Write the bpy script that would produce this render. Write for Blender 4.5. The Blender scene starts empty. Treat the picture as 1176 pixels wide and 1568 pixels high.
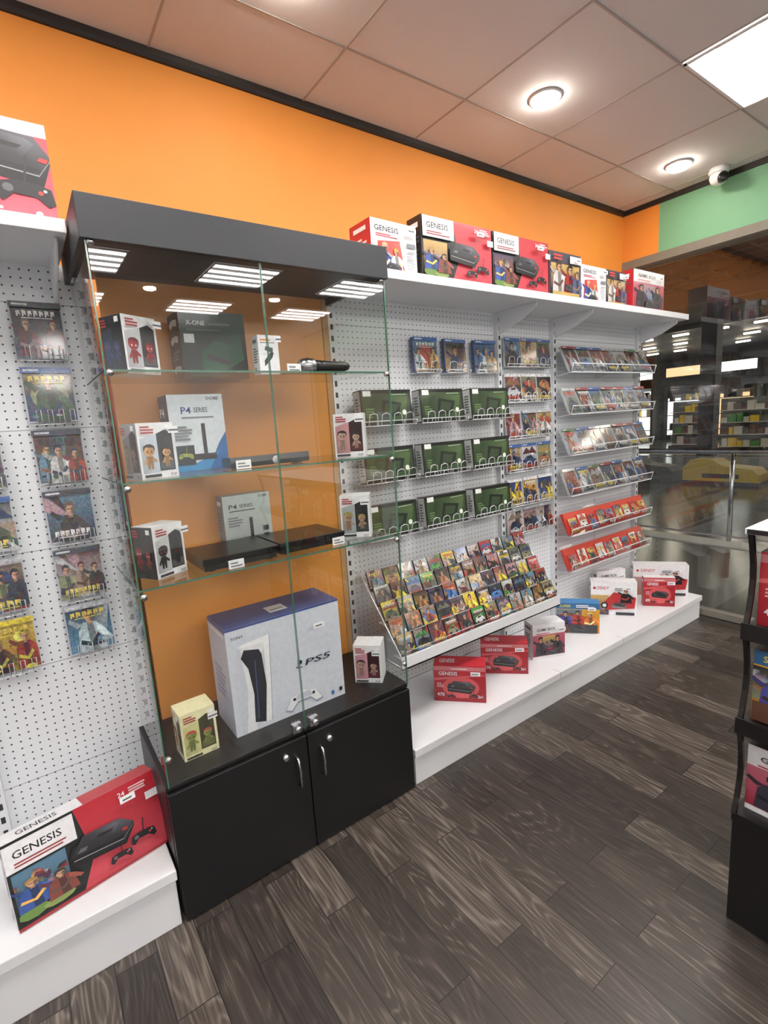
import bpy, math, random
from mathutils import Matrix, Vector
R = random.Random(7)
sc = bpy.context.scene
sc.view_settings.view_transform = 'Standard'
sc.view_settings.look = 'None'
sc.view_settings.exposure = 0.32
sc.view_settings.gamma = 1.10

def lin(c):
    return tuple(((x/255)/12.92 if x/255 <= .04045 else ((x/255+.055)/1.055)**2.4) for x in c[:3]) + (1,)

# ------------------------------------------------------------- materials
MATS = {}
def nm(name):
    m = bpy.data.materials.new(name); m.use_nodes = True
    nt = m.node_tree; b = nt.nodes['Principled BSDF']
    MATS[name] = m
    return m, nt, b
def N(nt, t, **k):
    n = nt.nodes.new(t)
    for a, v in k.items(): setattr(n, a, v)
    return n
def math_(nt, op, a, b=None, c=None):
    n = N(nt, 'ShaderNodeMath', operation=op)
    for i, x in enumerate((a, b, c)):
        if x is None: continue
        if isinstance(x, (int, float)): n.inputs[i].default_value = x
        else: nt.links.new(x, n.inputs[i])
    return n.outputs[0]
def simple(name, rgb, rough=.5, metal=0, spec=.5, noise=.0, nscale=20, bump=0, coat=0):
    m, nt, b = nm(name)
    b.inputs['Roughness'].default_value = rough
    b.inputs['Metallic'].default_value = metal
    b.inputs['Specular IOR Level'].default_value = spec
    b.inputs['Coat Weight'].default_value = coat
    c = lin(rgb)
    tc = N(nt, 'ShaderNodeTexCoord')
    nz = N(nt, 'ShaderNodeTexNoise'); nz.inputs['Scale'].default_value = nscale
    nz.inputs['Detail'].default_value = 4
    nt.links.new(tc.outputs['Object'], nz.inputs['Vector'])
    mx = N(nt, 'ShaderNodeMix', data_type='RGBA')
    mx.inputs[6].default_value = tuple(x*(1-noise) for x in c[:3])+(1,)
    mx.inputs[7].default_value = tuple(min(1, x*(1+noise)) for x in c[:3])+(1,)
    nt.links.new(nz.outputs['Fac'], mx.inputs[0])
    nt.links.new(mx.outputs[2], b.inputs['Base Color'])
    if bump:
        bp = N(nt, 'ShaderNodeBump'); bp.inputs['Strength'].default_value = bump
        bp.inputs['Distance'].default_value = .002
        nt.links.new(nz.outputs['Fac'], bp.inputs['Height']); nt.links.new(bp.outputs[0], b.inputs['Normal'])
    return m
simple('orange_paint', (234, 144, 52), .6, noise=.05, nscale=8, bump=.15)
simple('orange_laminate', (224, 146, 66), .3, noise=.06, nscale=3)
simple('green_paint', (112, 172, 132), .6, noise=.05)
simple('grey_beam', (120, 116, 106), .5, noise=.1)
simple('black_trim', (24, 20, 19), .5, noise=.1)
simple('black_laminate', (11, 11, 13), .45, noise=.15, nscale=60, bump=.1)
simple('dark_header', (36, 39, 44), .45, noise=.1, nscale=60)
simple('white_laminate', (232, 234, 238), .35, noise=.02)
simple('white_metal', (226, 229, 233), .35, noise=.02)
simple('dark_slot', (30, 32, 34), .6)
simple('ceiling_tile', (204, 203, 204), .85, noise=.05, nscale=150, bump=.2)
simple('ceiling_bar', (160, 152, 148), .6)
simple('steel', (200, 200, 205), .22, metal=1)
simple('wire', (232, 235, 238), .25, metal=.4)
simple('glass_edge', (64, 112, 90), .15, spec=.8)
simple('console_black', (9, 9, 11), .3, noise=.1)
simple('rack_black', (10, 9, 11), .4, noise=.2)
simple('wood_stile', (188, 142, 92), .5, noise=.15)
simple('mall_floor', (76, 78, 72), .15, noise=.2, nscale=3)
simple('mall_dark', (36, 31, 31), .6, noise=.3, nscale=2)
simple('mall_red', (96, 56, 44), .6, noise=.2)
simple('mall_white', (205, 203, 196), .4)
simple('mall_yellow', (232, 196, 20), .4)
simple('mall_grey', (92, 94, 96), .5, noise=.3, nscale=3)
simple('mall_green', (60, 130, 50), .6, noise=.3)

def emis(name, rgb, s):
    m, nt, b = nm(name)
    b.inputs['Base Color'].default_value = lin(rgb)
    b.inputs['Emission Color'].default_value = lin(rgb)
    b.inputs['Emission Strength'].default_value = s
emis('tube_light', (255, 249, 244), 34)
emis('tray_light', (255, 250, 247), 1.7)
emis('spot_light', (255, 240, 222), 85)
emis('mall_lamp', (255, 238, 212), 18)
emis('shop_glow', (235, 238, 232), 2.0)
emis('shop_glow_warm', (230, 190, 140), 1.2)

def printed(name, rough, coat, amt, scale, tint=0.0):
    m, nt, b = nm(name)
    at = N(nt, 'ShaderNodeAttribute', attribute_name='Col')
    tc = N(nt, 'ShaderNodeTexCoord')
    nz = N(nt, 'ShaderNodeTexNoise'); nz.inputs['Scale'].default_value = scale; nz.inputs['Detail'].default_value = 3
    nt.links.new(tc.outputs['Object'], nz.inputs['Vector'])
    mr = N(nt, 'ShaderNodeMapRange'); mr.inputs['From Min'].default_value = .3; mr.inputs['From Max'].default_value = .7
    mr.inputs['To Min'].default_value = 1-amt; mr.inputs['To Max'].default_value = 1+amt
    nt.links.new(nz.outputs['Fac'], mr.inputs['Value'])
    vm = N(nt, 'ShaderNodeVectorMath', operation='SCALE')
    nt.links.new(at.outputs['Color'], vm.inputs[0]); nt.links.new(mr.outputs[0], vm.inputs['Scale'])
    o = vm.outputs[0]
    if tint:
        n2 = N(nt, 'ShaderNodeTexNoise'); n2.inputs['Scale'].default_value = 55; n2.inputs['Detail'].default_value = 4; n2.inputs['Distortion'].default_value = 1.5
        nt.links.new(tc.outputs['Object'], n2.inputs['Vector'])
        hs = N(nt, 'ShaderNodeHueSaturation'); hs.inputs['Saturation'].default_value = 1.3; hs.inputs['Value'].default_value = .8
        nt.links.new(n2.outputs['Color'], hs.inputs['Color'])
        bc = N(nt, 'ShaderNodeBrightContrast'); bc.inputs['Contrast'].default_value = 1.2; bc.inputs['Bright'].default_value = -.22
        nt.links.new(hs.outputs[0], bc.inputs[0])
        mx = N(nt, 'ShaderNodeMix', data_type='RGBA'); mx.inputs[0].default_value = tint
        mx.clamp_result = True
        nt.links.new(o, mx.inputs[6]); nt.links.new(bc.outputs[0], mx.inputs[7]); o = mx.outputs[2]
    nt.links.new(o, b.inputs['Base Color'])
    b.inputs['Roughness'].default_value = rough
    b.inputs['Coat Weight'].default_value = coat; b.inputs['Coat Roughness'].default_value = .08
printed('printed_card', .45, .15, .06, 60)
printed('printed_cover', .3, .8, .42, 110, .14)

def glass(name, tint, r0):
    m, nt, b = nm(name); nt.nodes.remove(b)
    out = nt.nodes['Material Output']
    tr = N(nt, 'ShaderNodeBsdfTransparent'); tr.inputs[0].default_value = tint+(1,)
    gl = N(nt, 'ShaderNodeBsdfGlossy'); gl.inputs['Roughness'].default_value = .012
    lw = N(nt, 'ShaderNodeLayerWeight'); lw.inputs[0].default_value = .5
    p = math_(nt, 'POWER', lw.outputs['Facing'], 5)
    f = math_(nt, 'MULTIPLY_ADD', p, 1-r0, r0)
    mx = N(nt, 'ShaderNodeMixShader')
    nt.links.new(f, mx.inputs[0]); nt.links.new(tr.outputs[0], mx.inputs[1]); nt.links.new(gl.outputs[0], mx.inputs[2])
    nt.links.new(mx.outputs[0], out.inputs[0])
glass('glass_clear', (.96, .98, .97), .09)
glass('glass_shelf', (.90, .97, .93), .06)
glass('glass_window', (.86, .89, .88), .10)
glass('acrylic', (.95, .96, .98), .06)

def pegboard():
    m, nt, b = nm('pegboard')
    tc = N(nt, 'ShaderNodeTexCoord'); sp = N(nt, 'ShaderNodeSeparateXYZ')
    nt.links.new(tc.outputs['Object'], sp.inputs[0])
    s = .025
    def fr(o):
        q = math_(nt, 'DIVIDE', o, s); q = math_(nt, 'FRACT', q); q = math_(nt, 'SUBTRACT', q, .5)
        return math_(nt, 'MULTIPLY', q, q)
    d = math_(nt, 'ADD', fr(sp.outputs[0]), fr(sp.outputs[2]))
    hole = math_(nt, 'LESS_THAN', d, .115**2)
    q = math_(nt, 'FRACT', math_(nt, 'DIVIDE', sp.outputs[2], .3875))
    seam = math_(nt, 'LESS_THAN', q, .007)
    fac = math_(nt, 'MAXIMUM', hole, math_(nt, 'MULTIPLY', seam, .6))
    mx = N(nt, 'ShaderNodeMix', data_type='RGBA')
    mx.inputs[6].default_value = lin((230, 234, 238)); mx.inputs[7].default_value = lin((48, 50, 52))
    nt.links.new(fac, mx.inputs[0]); nt.links.new(mx.outputs[2], b.inputs['Base Color'])
    b.inputs['Roughness'].default_value = .45
pegboard()

def floor_mat():
    m, nt, b = nm('floor_planks')
    tc = N(nt, 'ShaderNodeTexCoord')
    mp = N(nt, 'ShaderNodeMapping'); mp.inputs['Rotation'].default_value = (0, 0, math.radians(90))
    nt.links.new(tc.outputs['Object'], mp.inputs[0])
    br = N(nt, 'ShaderNodeTexBrick'); br.offset = .37; br.offset_frequency = 2
    br.inputs['Color1'].default_value = (0, 0, 0, 1); br.inputs['Color2'].default_value = (1, 1, 1, 1)
    br.inputs['Mortar'].default_value = (.5, .5, .5, 1)
    br.inputs['Scale'].default_value = 1; br.inputs['Mortar Size'].default_value = .0016
    br.inputs['Brick Width'].default_value = .62; br.inputs['Row Height'].default_value = .112
    br.inputs['Mortar Smooth'].default_value = .1
    nt.links.new(mp.outputs[0], br.inputs['Vector'])
    vm = N(nt, 'ShaderNodeVectorMath', operation='MULTIPLY_ADD')
    nt.links.new(br.outputs['Color'], vm.inputs[0]); vm.inputs[1].default_value = (7.3, 13.1, 3.7)
    nt.links.new(mp.outputs[0], vm.inputs[2])
    m2 = N(nt, 'ShaderNodeMapping'); m2.inputs['Scale'].default_value = (1.8, 10, 1)
    nt.links.new(vm.outputs[0], m2.inputs[0])
    n1 = N(nt, 'ShaderNodeTexNoise'); n1.inputs['Scale'].default_value = 1.0; n1.inputs['Detail'].default_value = 1
    n1.inputs['Distortion'].default_value = .3
    nt.links.new(m2.outputs[0], n1.inputs['Vector'])
    rings = math_(nt, 'SINE', math_(nt, 'MULTIPLY', n1.outputs['Fac'], 90))
    rings = math_(nt, 'POWER', math_(nt, 'MULTIPLY_ADD', rings, .5, .5), 3.5)
    m3 = N(nt, 'ShaderNodeMapping'); m3.inputs['Scale'].default_value = (6, 150, 1)
    nt.links.new(vm.outputs[0], m3.inputs[0])
    n2 = N(nt, 'ShaderNodeTexNoise'); n2.inputs['Scale'].default_value = 1; n2.inputs['Detail'].default_value = 6
    nt.links.new(m3.outputs[0], n2.inputs['Vector'])
    n4 = N(nt, 'ShaderNodeTexNoise'); n4.inputs['Scale'].default_value = 2.6; n4.inputs['Detail'].default_value = 3
    nt.links.new(vm.outputs[0], n4.inputs['Vector'])
    rg = math_(nt, 'MULTIPLY', rings, math_(nt, 'MULTIPLY', n4.outputs['Fac'], n2.outputs['Fac']))
    g = math_(nt, 'MULTIPLY_ADD', rg, .62, math_(nt, 'MULTIPLY', n2.outputs['Fac'], .62))
    g = math_(nt, 'MULTIPLY_ADD', br.outputs['Color'], .36, math_(nt, 'SUBTRACT', g, .04))
    cr = N(nt, 'ShaderNodeValToRGB')
    e = cr.color_ramp.elements
    e[0].position = .24; e[0].color = lin((32, 27, 24))
    e[1].position = 1.0; e[1].color = lin((128, 118, 108))
    x = cr.color_ramp.elements.new(.56); x.color = lin((60, 53, 48))
    nt.links.new(g, cr.inputs[0])
    mx = N(nt, 'ShaderNodeMix', data_type='RGBA')
    nt.links.new(br.outputs['Fac'], mx.inputs[0]); nt.links.new(cr.outputs[0], mx.inputs[6])
    mx.inputs[7].default_value = lin((15, 13, 12))
    nt.links.new(mx.outputs[2], b.inputs['Base Color'])
    b.inputs['Roughness'].default_value = .38
    bp = N(nt, 'ShaderNodeBump'); bp.inputs['Strength'].default_value = .2; bp.inputs['Distance'].default_value = .002
    nt.links.new(g, bp.inputs['Height']); nt.links.new(bp.outputs[0], b.inputs['Normal'])
floor_mat()

# ------------------------------------------------------------- builder
class B:
    def __init__(s):
        s.v = []; s.f = []; s.c = []; s.m = []; s.mats = []; s.M = Matrix(); s.sm = []
    def mi(s, mat):
        if mat not in s.mats: s.mats.append(mat)
        return s.mats.index(mat)
    def add(s, vs, fs, mat, col=(200, 200, 200), smooth=False, cols=None):
        o = len(s.v)
        for p in vs: s.v.append(tuple(s.M @ Vector(p)))
        k = s.mi(mat)
        for i, f in enumerate(fs):
            s.f.append([o+j for j in f]); s.m.append(k); s.sm.append(smooth)
            if cols: s.c.append([lin(cols[j]) for j in f])
            else:
                c = lin(col); s.c.append([c]*len(f))
    def box(s, x0, x1, y0, y1, z0, z1, mat, col=(200, 200, 200)):
        vs = [(x0,y0,z0),(x1,y0,z0),(x1,y1,z0),(x0,y1,z0),(x0,y0,z1),(x1,y0,z1),(x1,y1,z1),(x0,y1,z1)]
        s.add(vs, [(0,3,2,1),(4,5,6,7),(0,1,5,4),(1,2,6,5),(2,3,7,6),(3,0,4,7)], mat, col)
    def prism(s, pts, x0, x1, mat, col=(200, 200, 200)):
        n = len(pts)
        vs = [(x0, y, z) for y, z in pts] + [(x1, y, z) for y, z in pts]
        fs = [tuple(range(n))[::-1], tuple(range(n, 2*n))] + [(i, (i+1) % n, n+(i+1) % n, n+i) for i in range(n)]
        s.add(vs, fs, mat, col)
    def lathe(s, prof, mat, n=20, axis='z', o=(0, 0, 0), col=(200, 200, 200)):
        vs = []
        for r, h in prof:
            for i in range(n):
                a = 2*math.pi*i/n; c, q = r*math.cos(a), r*math.sin(a)
                p = {'z': (c, q, h), 'y': (c, h, q), 'x': (h, c, q)}[axis]
                vs.append((p[0]+o[0], p[1]+o[1], p[2]+o[2]))
        fs = []
        for k in range(len(prof)-1):
            for i in range(n):
                fs.append((k*n+i, k*n+(i+1) % n, (k+1)*n+(i+1) % n, (k+1)*n+i))
        fs.append(tuple(range(n))[::-1]); fs.append(tuple((len(prof)-1)*n+i for i in range(n)))
        s.add(vs, fs, mat, col, smooth=True)
    def tube(s, pts, r, mat='wire', n=5):
        P = [Vector(p) for p in pts]; vs = []
        for i, p in enumerate(P):
            d = (P[min(i+1, len(P)-1)]-P[max(i-1, 0)]).normalized()
            a = d.cross(Vector((0, 0, 1)))
            if a.length < .1: a = d.cross(Vector((1, 0, 0)))
            a.normalize(); b = d.cross(a)
            for k in range(n):
                t = 2*math.pi*k/n; vs.append(tuple(p+a*r*math.cos(t)+b*r*math.sin(t)))
        fs = [(i*n+k, i*n+(k+1) % n, (i+1)*n+(k+1) % n, (i+1)*n+k) for i in range(len(P)-1) for k in range(n)]
        fs += [tuple(range(n))[::-1], tuple((len(P)-1)*n+k for k in range(n))]
        s.add(vs, fs, mat, smooth=True)
    def done(s, name, parent=None, bevel=0):
        me = bpy.data.meshes.new(name)
        me.from_pydata(s.v, [], s.f)
        for m in s.mats: me.materials.append(MATS[m])
        me.polygons.foreach_set('material_index', s.m)
        me.polygons.foreach_set('use_smooth', s.sm)
        ca = me.color_attributes.new('Col', 'FLOAT_COLOR', 'CORNER')
        flat = [x for f in s.c for c in f for x in c]
        ca.data.foreach_set('color', flat)
        me.update()
        ob = bpy.data.objects.new(name, me); sc.collection.objects.link(ob)
        if parent: ob.parent = parent
        if bevel:
            md = ob.modifiers.new('bevel', 'BEVEL'); md.width = bevel; md.segments = 2; md.limit_method = 'ANGLE'
        return ob
def empty(name, loc=(0, 0, 0)):
    e = bpy.data.objects.new(name, None); sc.collection.objects.link(e)
    return e

TXT = {}
def text_geo(t, bold=.012):
    if t in TXT: return TXT[t]
    cu = bpy.data.curves.new('tmp_text', 'FONT'); cu.body = t; cu.offset = bold; cu.resolution_u = 2
    ob = bpy.data.objects.new('tmp_text', cu); sc.collection.objects.link(ob)
    dg = bpy.context.evaluated_depsgraph_get(); dg.update()
    me = ob.evaluated_get(dg).to_mesh()
    V = [(v.co.x, v.co.y) for v in me.vertices]; F = [tuple(p.vertices) for p in me.polygons]
    ob.evaluated_get(dg).to_mesh_clear()
    bpy.data.objects.remove(ob); bpy.data.curves.remove(cu)
    x0 = min(v[0] for v in V); x1 = max(v[0] for v in V); y0 = min(v[1] for v in V); y1 = max(v[1] for v in V)
    V = [((x-x0)/(x1-x0), (y-y0)/(y1-y0)) for x, y in V]
    TXT[t] = (V, F); return TXT[t]

class Art:
    """flat printed shapes on a w x h face; local u right, v up, y into the face"""
    def __init__(s, b, M, w, h, mat='printed_card'):
        s.b = b; s.M = M; s.w = w; s.h = h; s.k = 1; s.mat = mat; s.st = .00022
    def poly(s, pts, col, cols=None):
        old = s.b.M; s.b.M = s.M
        y = -s.st*s.k; s.k += 1
        pts = [(min(1, max(0, u)), min(1, max(0, v))) for u, v in pts]
        s.b.add([(u*s.w, y, v*s.h) for u, v in pts], [tuple(range(len(pts)))], s.mat, col, cols=cols)
        s.b.M = old
    def rect(s, u0, v0, u1, v1, col, top=None):
        p = [(u0, v0), (u1, v0), (u1, v1), (u0, v1)]
        s.poly(p, col, [col, col, top, top] if top else None)
    def ell(s, u, v, ru, rv, col, n=12, rot=0):
        s.poly([(u+ru*math.cos(a)*math.cos(rot)-rv*math.sin(a)*math.sin(rot), v+ru*math.cos(a)*math.sin(rot)+rv*math.sin(a)*math.cos(rot)) for a in [2*math.pi*i/n for i in range(n)]], col)
    def circ(s, u, v, r, col, n=12, e=1):
        s.ell(u, v, r/s.w, r*e/s.h, col, n)
    def text(s, t, u0, v0, u1, v1, col, shear=0):
        V, F = text_geo(t)
        old = s.b.M; s.b.M = s.M; y = -s.st*s.k; s.k += 1
        s.b.add([((u0+(u1-u0)*(x+shear*q))*s.w, y, (v0+(v1-v0)*q)*s.h) for x, q in V], F, s.mat, col)
        s.b.M = old
    def lines(s, u0, v0, u1, v1, n, col, r):
        for i in range(n):
            v = v1-(v1-v0)*(i+.5)/n; hh = (v1-v0)/n*.28
            s.rect(u0, v-hh, u0+(u1-u0)*r.uniform(.6, 1), v+hh, col)

PAL = [(150,52,44),(44,62,104),(196,160,92),(60,84,66),(72,52,84),(24,26,34),(206,208,208),(160,104,64),(88,128,156),(96,34,36),(84,88,96),(178,140,150),(130,136,104),(30,42,62),(150,132,112),(40,40,44),(186,190,196)]
def shade(c, k): return tuple(max(0, min(255, int(x*k))) for x in c)
def blend(c, d, t): return tuple(int(x*(1-t)+y*t) for x, y in zip(c, d))
def figure(a, u, v, s, c1, c2, skin=(206,158,124), asp=1.0):
    a.poly([(u-.2*s, v-.4*s), (u+.22*s, v-.4*s), (u+.17*s, v-.02*s), (u+.1*s, v+.08*s), (u-.09*s, v+.09*s), (u-.17*s, v-.02*s)], c1)
    a.poly([(u-.02*s, v-.4*s), (u+.1*s, v-.4*s), (u+.05*s, v+.07*s), (u-.04*s, v+.07*s)], shade(c1, .6))
    a.poly([(u-.17*s, v-.2*s), (u+.02*s, v-.26*s), (u+.14*s, v-.12*s), (u+.1*s, v-.08*s), (u, v-.2*s), (u-.15*s, v-.14*s)], shade(c2, 1.4))
    a.poly([(u+.1*s, v+.06*s), (u+.19*s, v-.01*s), (u+.3*s, v-.16*s), (u+.25*s, v-.2*s), (u+.1*s, v-.06*s)], shade(c1, 1.25))
    a.poly([(u-.09*s, v+.07*s), (u-.18*s, v+.02*s), (u-.3*s, v+.12*s), (u-.27*s, v+.17*s), (u-.17*s, v+.1*s)], shade(c1, .8))
    a.poly([(u-.03*s, v+.05*s), (u+.03*s, v+.05*s), (u+.03*s, v+.12*s), (u-.03*s, v+.12*s)], shade(skin, .8))
    a.ell(u, v+.17*s, .062*s, .085*s*asp, skin, 10)
    a.poly([(u+.01*s, v+.09*s), (u+.055*s, v+.12*s), (u+.065*s, v+.2*s), (u+.02*s, v+.2*s)], shade(skin, .6))
    a.poly([(u-.04*s, v+.165*s), (u+.05*s, v+.16*s), (u+.05*s, v+.175*s), (u-.04*s, v+.18*s)], shade(skin, .35))
    a.poly([(u-.075*s, v+.15*s), (u-.08*s, v+.25*s), (u-.02*s, v+.29*s), (u+.06*s, v+.27*s), (u+.085*s, v+.14*s), (u+.05*s, v+.215*s), (u-.03*s, v+.225*s)], c2)
def cover(b, M, w, h, r, head=None, pal=PAL, depth=.014, case=(40, 60, 120)):
    old = b.M; b.M = M; b.box(0, w, 0, depth, 0, h, 'printed_card', case); b.M = old
    a = Art(b, M, w, h, 'printed_cover')
    c1, c2, c3, c4 = r.sample(pal, 4)
    st = r.randint(0, 3)
    a.rect(.02, .02, .98, .98, c1, c2)
    if st == 0:
        a.poly([(0, 0), (1, 0), (1, .35), (.7, .42), (.5, .3), (.25, .45), (0, .36)], shade(c3, .6)); a.ell(.7, .65, .14, .1, shade(c2, 1.5))
    elif st == 1:
        for i in range(4):
            t = r.uniform(0, 6.28); a.poly([(.5, .5), (.5+math.cos(t), .5+math.sin(t)), (.5+math.cos(t+.35), .5+math.sin(t+.35))], r.choice(pal))
    elif st == 2:
        x = r.random()*.6; a.poly([(x, 0), (x+.3, 0), (x+.55, 1), (x+.2, 1)], c3, [shade(c3, .5), c3, c4, shade(c4, .6)])
    else:
        a.rect(.02, .5, .98, .98, shade(c3, .5), c3); a.ell(.5, .5, .38, .3, shade(c4, 1.1), 14)
    n = r.choice((0, 1, 1, 2, 3))
    if n == 0:
        a.poly([(.1, .3), (.25, .5), (.6, .55), (.9, .35), (.85, .2), (.2, .2)], c4); a.poly([(.3, .48), (.4, .42), (.65, .44), (.6, .53)], (20, 22, 28)); a.ell(.3, .22, .09, .07, (20, 20, 24)); a.ell(.75, .22, .09, .07, (20, 20, 24)); a.poly([(.0, .6), (.3, .85), (.5, .7), (.7, .88), (1, .6), (.5, .62)], shade(c3, .8))
    for i in range(n):
        figure(a, .5 if n == 1 else .22+.56*i/(n-1)+r.uniform(-.05, .05), r.uniform(.38, .52), (1.5 if n == 1 else 1.0)+r.uniform(-.15, .15), r.choice(pal), shade(r.choice(pal), .6))
    for i in range(3): a.ell(r.random(), r.uniform(.02, .25), r.uniform(.05, .16), r.uniform(.02, .06), r.choice(pal), 6)
    v = r.choice((.1, .74, .12)); tc = r.choice([(235, 235, 232), (230, 205, 80), (196, 50, 40), (240, 240, 240), (20, 20, 24)])
    n = r.randint(5, 8); u = .12
    for i in range(n):
        ww = .76/n; a.poly([(u, v), (u+ww*.3, v), (u+ww*.32, v+.05), (u+ww*.7, v+.01), (u+ww*.72, v+.1), (u, v+.1+.015*(i % 2))], tc); u += ww
    a.rect(.2, v-.035, .8, v-.02, tc)
    if head: a.rect(.0, .895, 1, 1, head); a.rect(.06, .93, .35, .965, (225, 230, 238))
    return a

# ------------------------------------------------------------- room shell
ZC = 2.89; YW = 2.15; XR = 3.80; XL = -2.6; YB = -4.2
b = B(); b.box(XL-.1, XR, YB-.1, YW+.1, -.1, 0, 'floor_planks'); b.done('floor')
b = B(); b.box(XL-.1, XR+.12, YB-.1, YW+.1, ZC, ZC+.1, 'ceiling_tile'); b.done('ceiling')
b = B()
for k in range(-8, 8):
    x = 1.22+.62*k
    if XL < x < XR-.03: b.box(x-.004, x+.004, YB, YW, ZC-.003, ZC, 'ceiling_bar')
for k in range(0, 11):
    y = 1.78-.62*k
    if y > YB: b.box(XL, XR, y-.004, y+.004, ZC-.0035, ZC-.0005, 'ceiling_bar')
b.done('ceiling_grid')
b = B(); b.box(XL-.1, XR+.12, YW, YW+.12, 0, ZC, 'orange_paint'); b.done('wall_back')
b = B(); b.box(XL-.1, XL, YB, YW, 0, ZC, 'white_laminate'); b.done('wall_left')
b = B(); b.box(XL-.1, XR+.12, YB-.1, YB, 0, ZC, 'white_laminate'); b.done('wall_front')
b = B(); b.box(XR, XR+.12, 1.894, YW, 2.545, ZC, 'orange_paint'); b.box(XR, XR+.12, YB, 1.894, 2.545, ZC, 'green_paint')
b.box(XR-.01, XR+.13, YB, YW, 2.49, 2.545, 'grey_beam'); b.done('wall_right')
b = B()
b.prism([(YW, ZC), (YW-.018, ZC), (YW-.016, ZC-.02), (YW-.008, ZC-.032), (YW, ZC-.034)], XL, XR, 'black_trim'); b.done('trim_1')
b = B(); b.box(XR-.014, XR, YB, YW, ZC-.032, ZC, 'black_trim'); b.done('trim_2')
b = B()
b.add([(XR+.05, YB, .04), (XR+.05, YW+.1, .04), (XR+.05, YW+.1, 2.49), (XR+.05, YB, 2.49)], [(0, 1, 2, 3)], 'glass_window')
b.box(XR+.02, XR+.08, YB, YW+.1, 0, .045, 'grey_beam')
for y in (2.12, .55, -1.05, -2.65, -4.17): b.box(XR+.04, XR+.06, y-.004, y+.004, .04, 2.49, 'glass_edge')
b.done('window_1')

def panel(cx, cy):
    b = B(); z = ZC; h = .3
    b.box(cx-h, cx+h, cy-h, cy+h, z-.006, z, 'tray_light')
    for (x0, x1, y0, y1) in ((-h, h, -h, -h+.012), (-h, h, h-.012, h), (-h, -h+.012, -h, h), (h-.012, h, -h, h)):
        b.box(cx+x0, cx+x1, cy+y0, cy+y1, z-.012, z-.006, 'white_metal')
    for i in range(4):
        y = cy-.216+.144*i; b.box(cx-.285, cx+.285, y-.03, y+.03, z-.009, z-.0065, 'tube_light')
    b.done('ceiling_panel_light')
for p in ((2.77, .85), (1.53, .85), (.29, .85), (-.95, .85), (.6, -1.63), (1.84, -1.63), (3.08, -1.63), (-.95, -1.63), (.6, -2.87), (1.84, -2.87), (3.08, -2.87)): panel(*p)
def down(cx, cy):
    b = B()
    b.lathe([(.072, ZC-.001), (.072, ZC-.006), (.06, ZC-.012), (.056, ZC-.004)], 'white_metal', 24, o=(cx, cy, 0))
    b.lathe([(.055, ZC-.012), (.052, ZC-.024), (.03, ZC-.032)], 'spot_light', 20, o=(cx, cy, 0))
    b.done('recessed_downlight')
for x in (-.35, .9, 2.15, 3.40): down(x, 1.59)
for x in (-.02, 1.22, 2.46): down(x, -2.25)
b = B()
b.lathe([(.052, ZC), (.055, ZC-.02), (.05, ZC-.03)], 'white_metal', 24, o=(3.69, 1.49, 0))
b.lathe([(.02, ZC-.09), (.04, ZC-.078), (.05, ZC-.05), (.045, ZC-.03), (.03, ZC-.025)], 'white_metal', 24, o=(3.69, 1.49, 0))
b.M = Matrix.Translation((3.66, 1.455, ZC-.066)) @ Matrix.Rotation(math.radians(-48), 4, 'Z')
b.lathe([(.027, .02), (.029, -.012), (.024, -.018), (.01, -.02)], 'console_black', 20, axis='y')
b.done('dome_camera')

# ------------------------------------------------------------- pegboard gondola
YP = 1.98
def upright(b, x, z0, z1):
    b.box(x-.015, x+.015, YP-.03, YP, z0, z1, 'white_metal')
    z = z0+.03
    while z < z1-.03:
        b.box(x-.006, x+.006, YP-.0312, YP-.03, z, z+.022, 'dark_slot'); z += .0475
def peg_section(x0, x1, ups, zt=2.06):
    b = B(); b.box(x0, x1, YP, YP+.02, .17, zt, 'pegboard')
    for x in ups: upright(b, x, .17, zt)
    b.box(x0, x1, YP+.02, YW-.001, 0, .17, 'white_laminate')
    return b
gl = empty('pegboard_gondola')
peg_section(-1.4, .27, (-.22, .243)).done('pegboard_panel', gl)
def plinth(b, x0, x1, h, seams=()):
    b.box(x0, x1, 1.50, YP, h-.035, h, 'white_laminate')
    b.box(x0+.004, x1-.004, 1.512, YP, 0, h-.035, 'white_laminate')
    for s in seams: b.box(s-.002, s+.002, 1.4995, 1.55, h-.034, h+.0004, 'dark_slot')
b = B(); plinth(b, -1.4, .198, .2); b.done('plinth', gl, .003)
def top_shelf(b, x0, x1, br):
    b.box(x0, x1, 1.66, YP, 2.055, 2.09, 'white_laminate')
    for x in br:
        b.prism([(YP, 2.055), (1.70, 2.055), (1.70, 2.035), (1.80, 1.985), (YP, 1.93)], x-.004, x+.004, 'white_metal')
b = B(); top_shelf(b, -1.4, .195, (-.2, .17)); b.done('top_shelf', gl, .002)
gr = empty('pegboard_gondola')
peg_section(1.14, 3.72, (1.165, 2.22, 2.71, 3.69)).done('pegboard_panel', gr)
b = B(); plinth(b, 1.14, 3.76, .165, (2.12, 2.73)); b.done('plinth', gr, .003)
b = B(); top_shelf(b, 1.145, 3.76, (2.22, 2.71, 3.69)); b.done('top_shelf', gr, .002)

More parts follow.
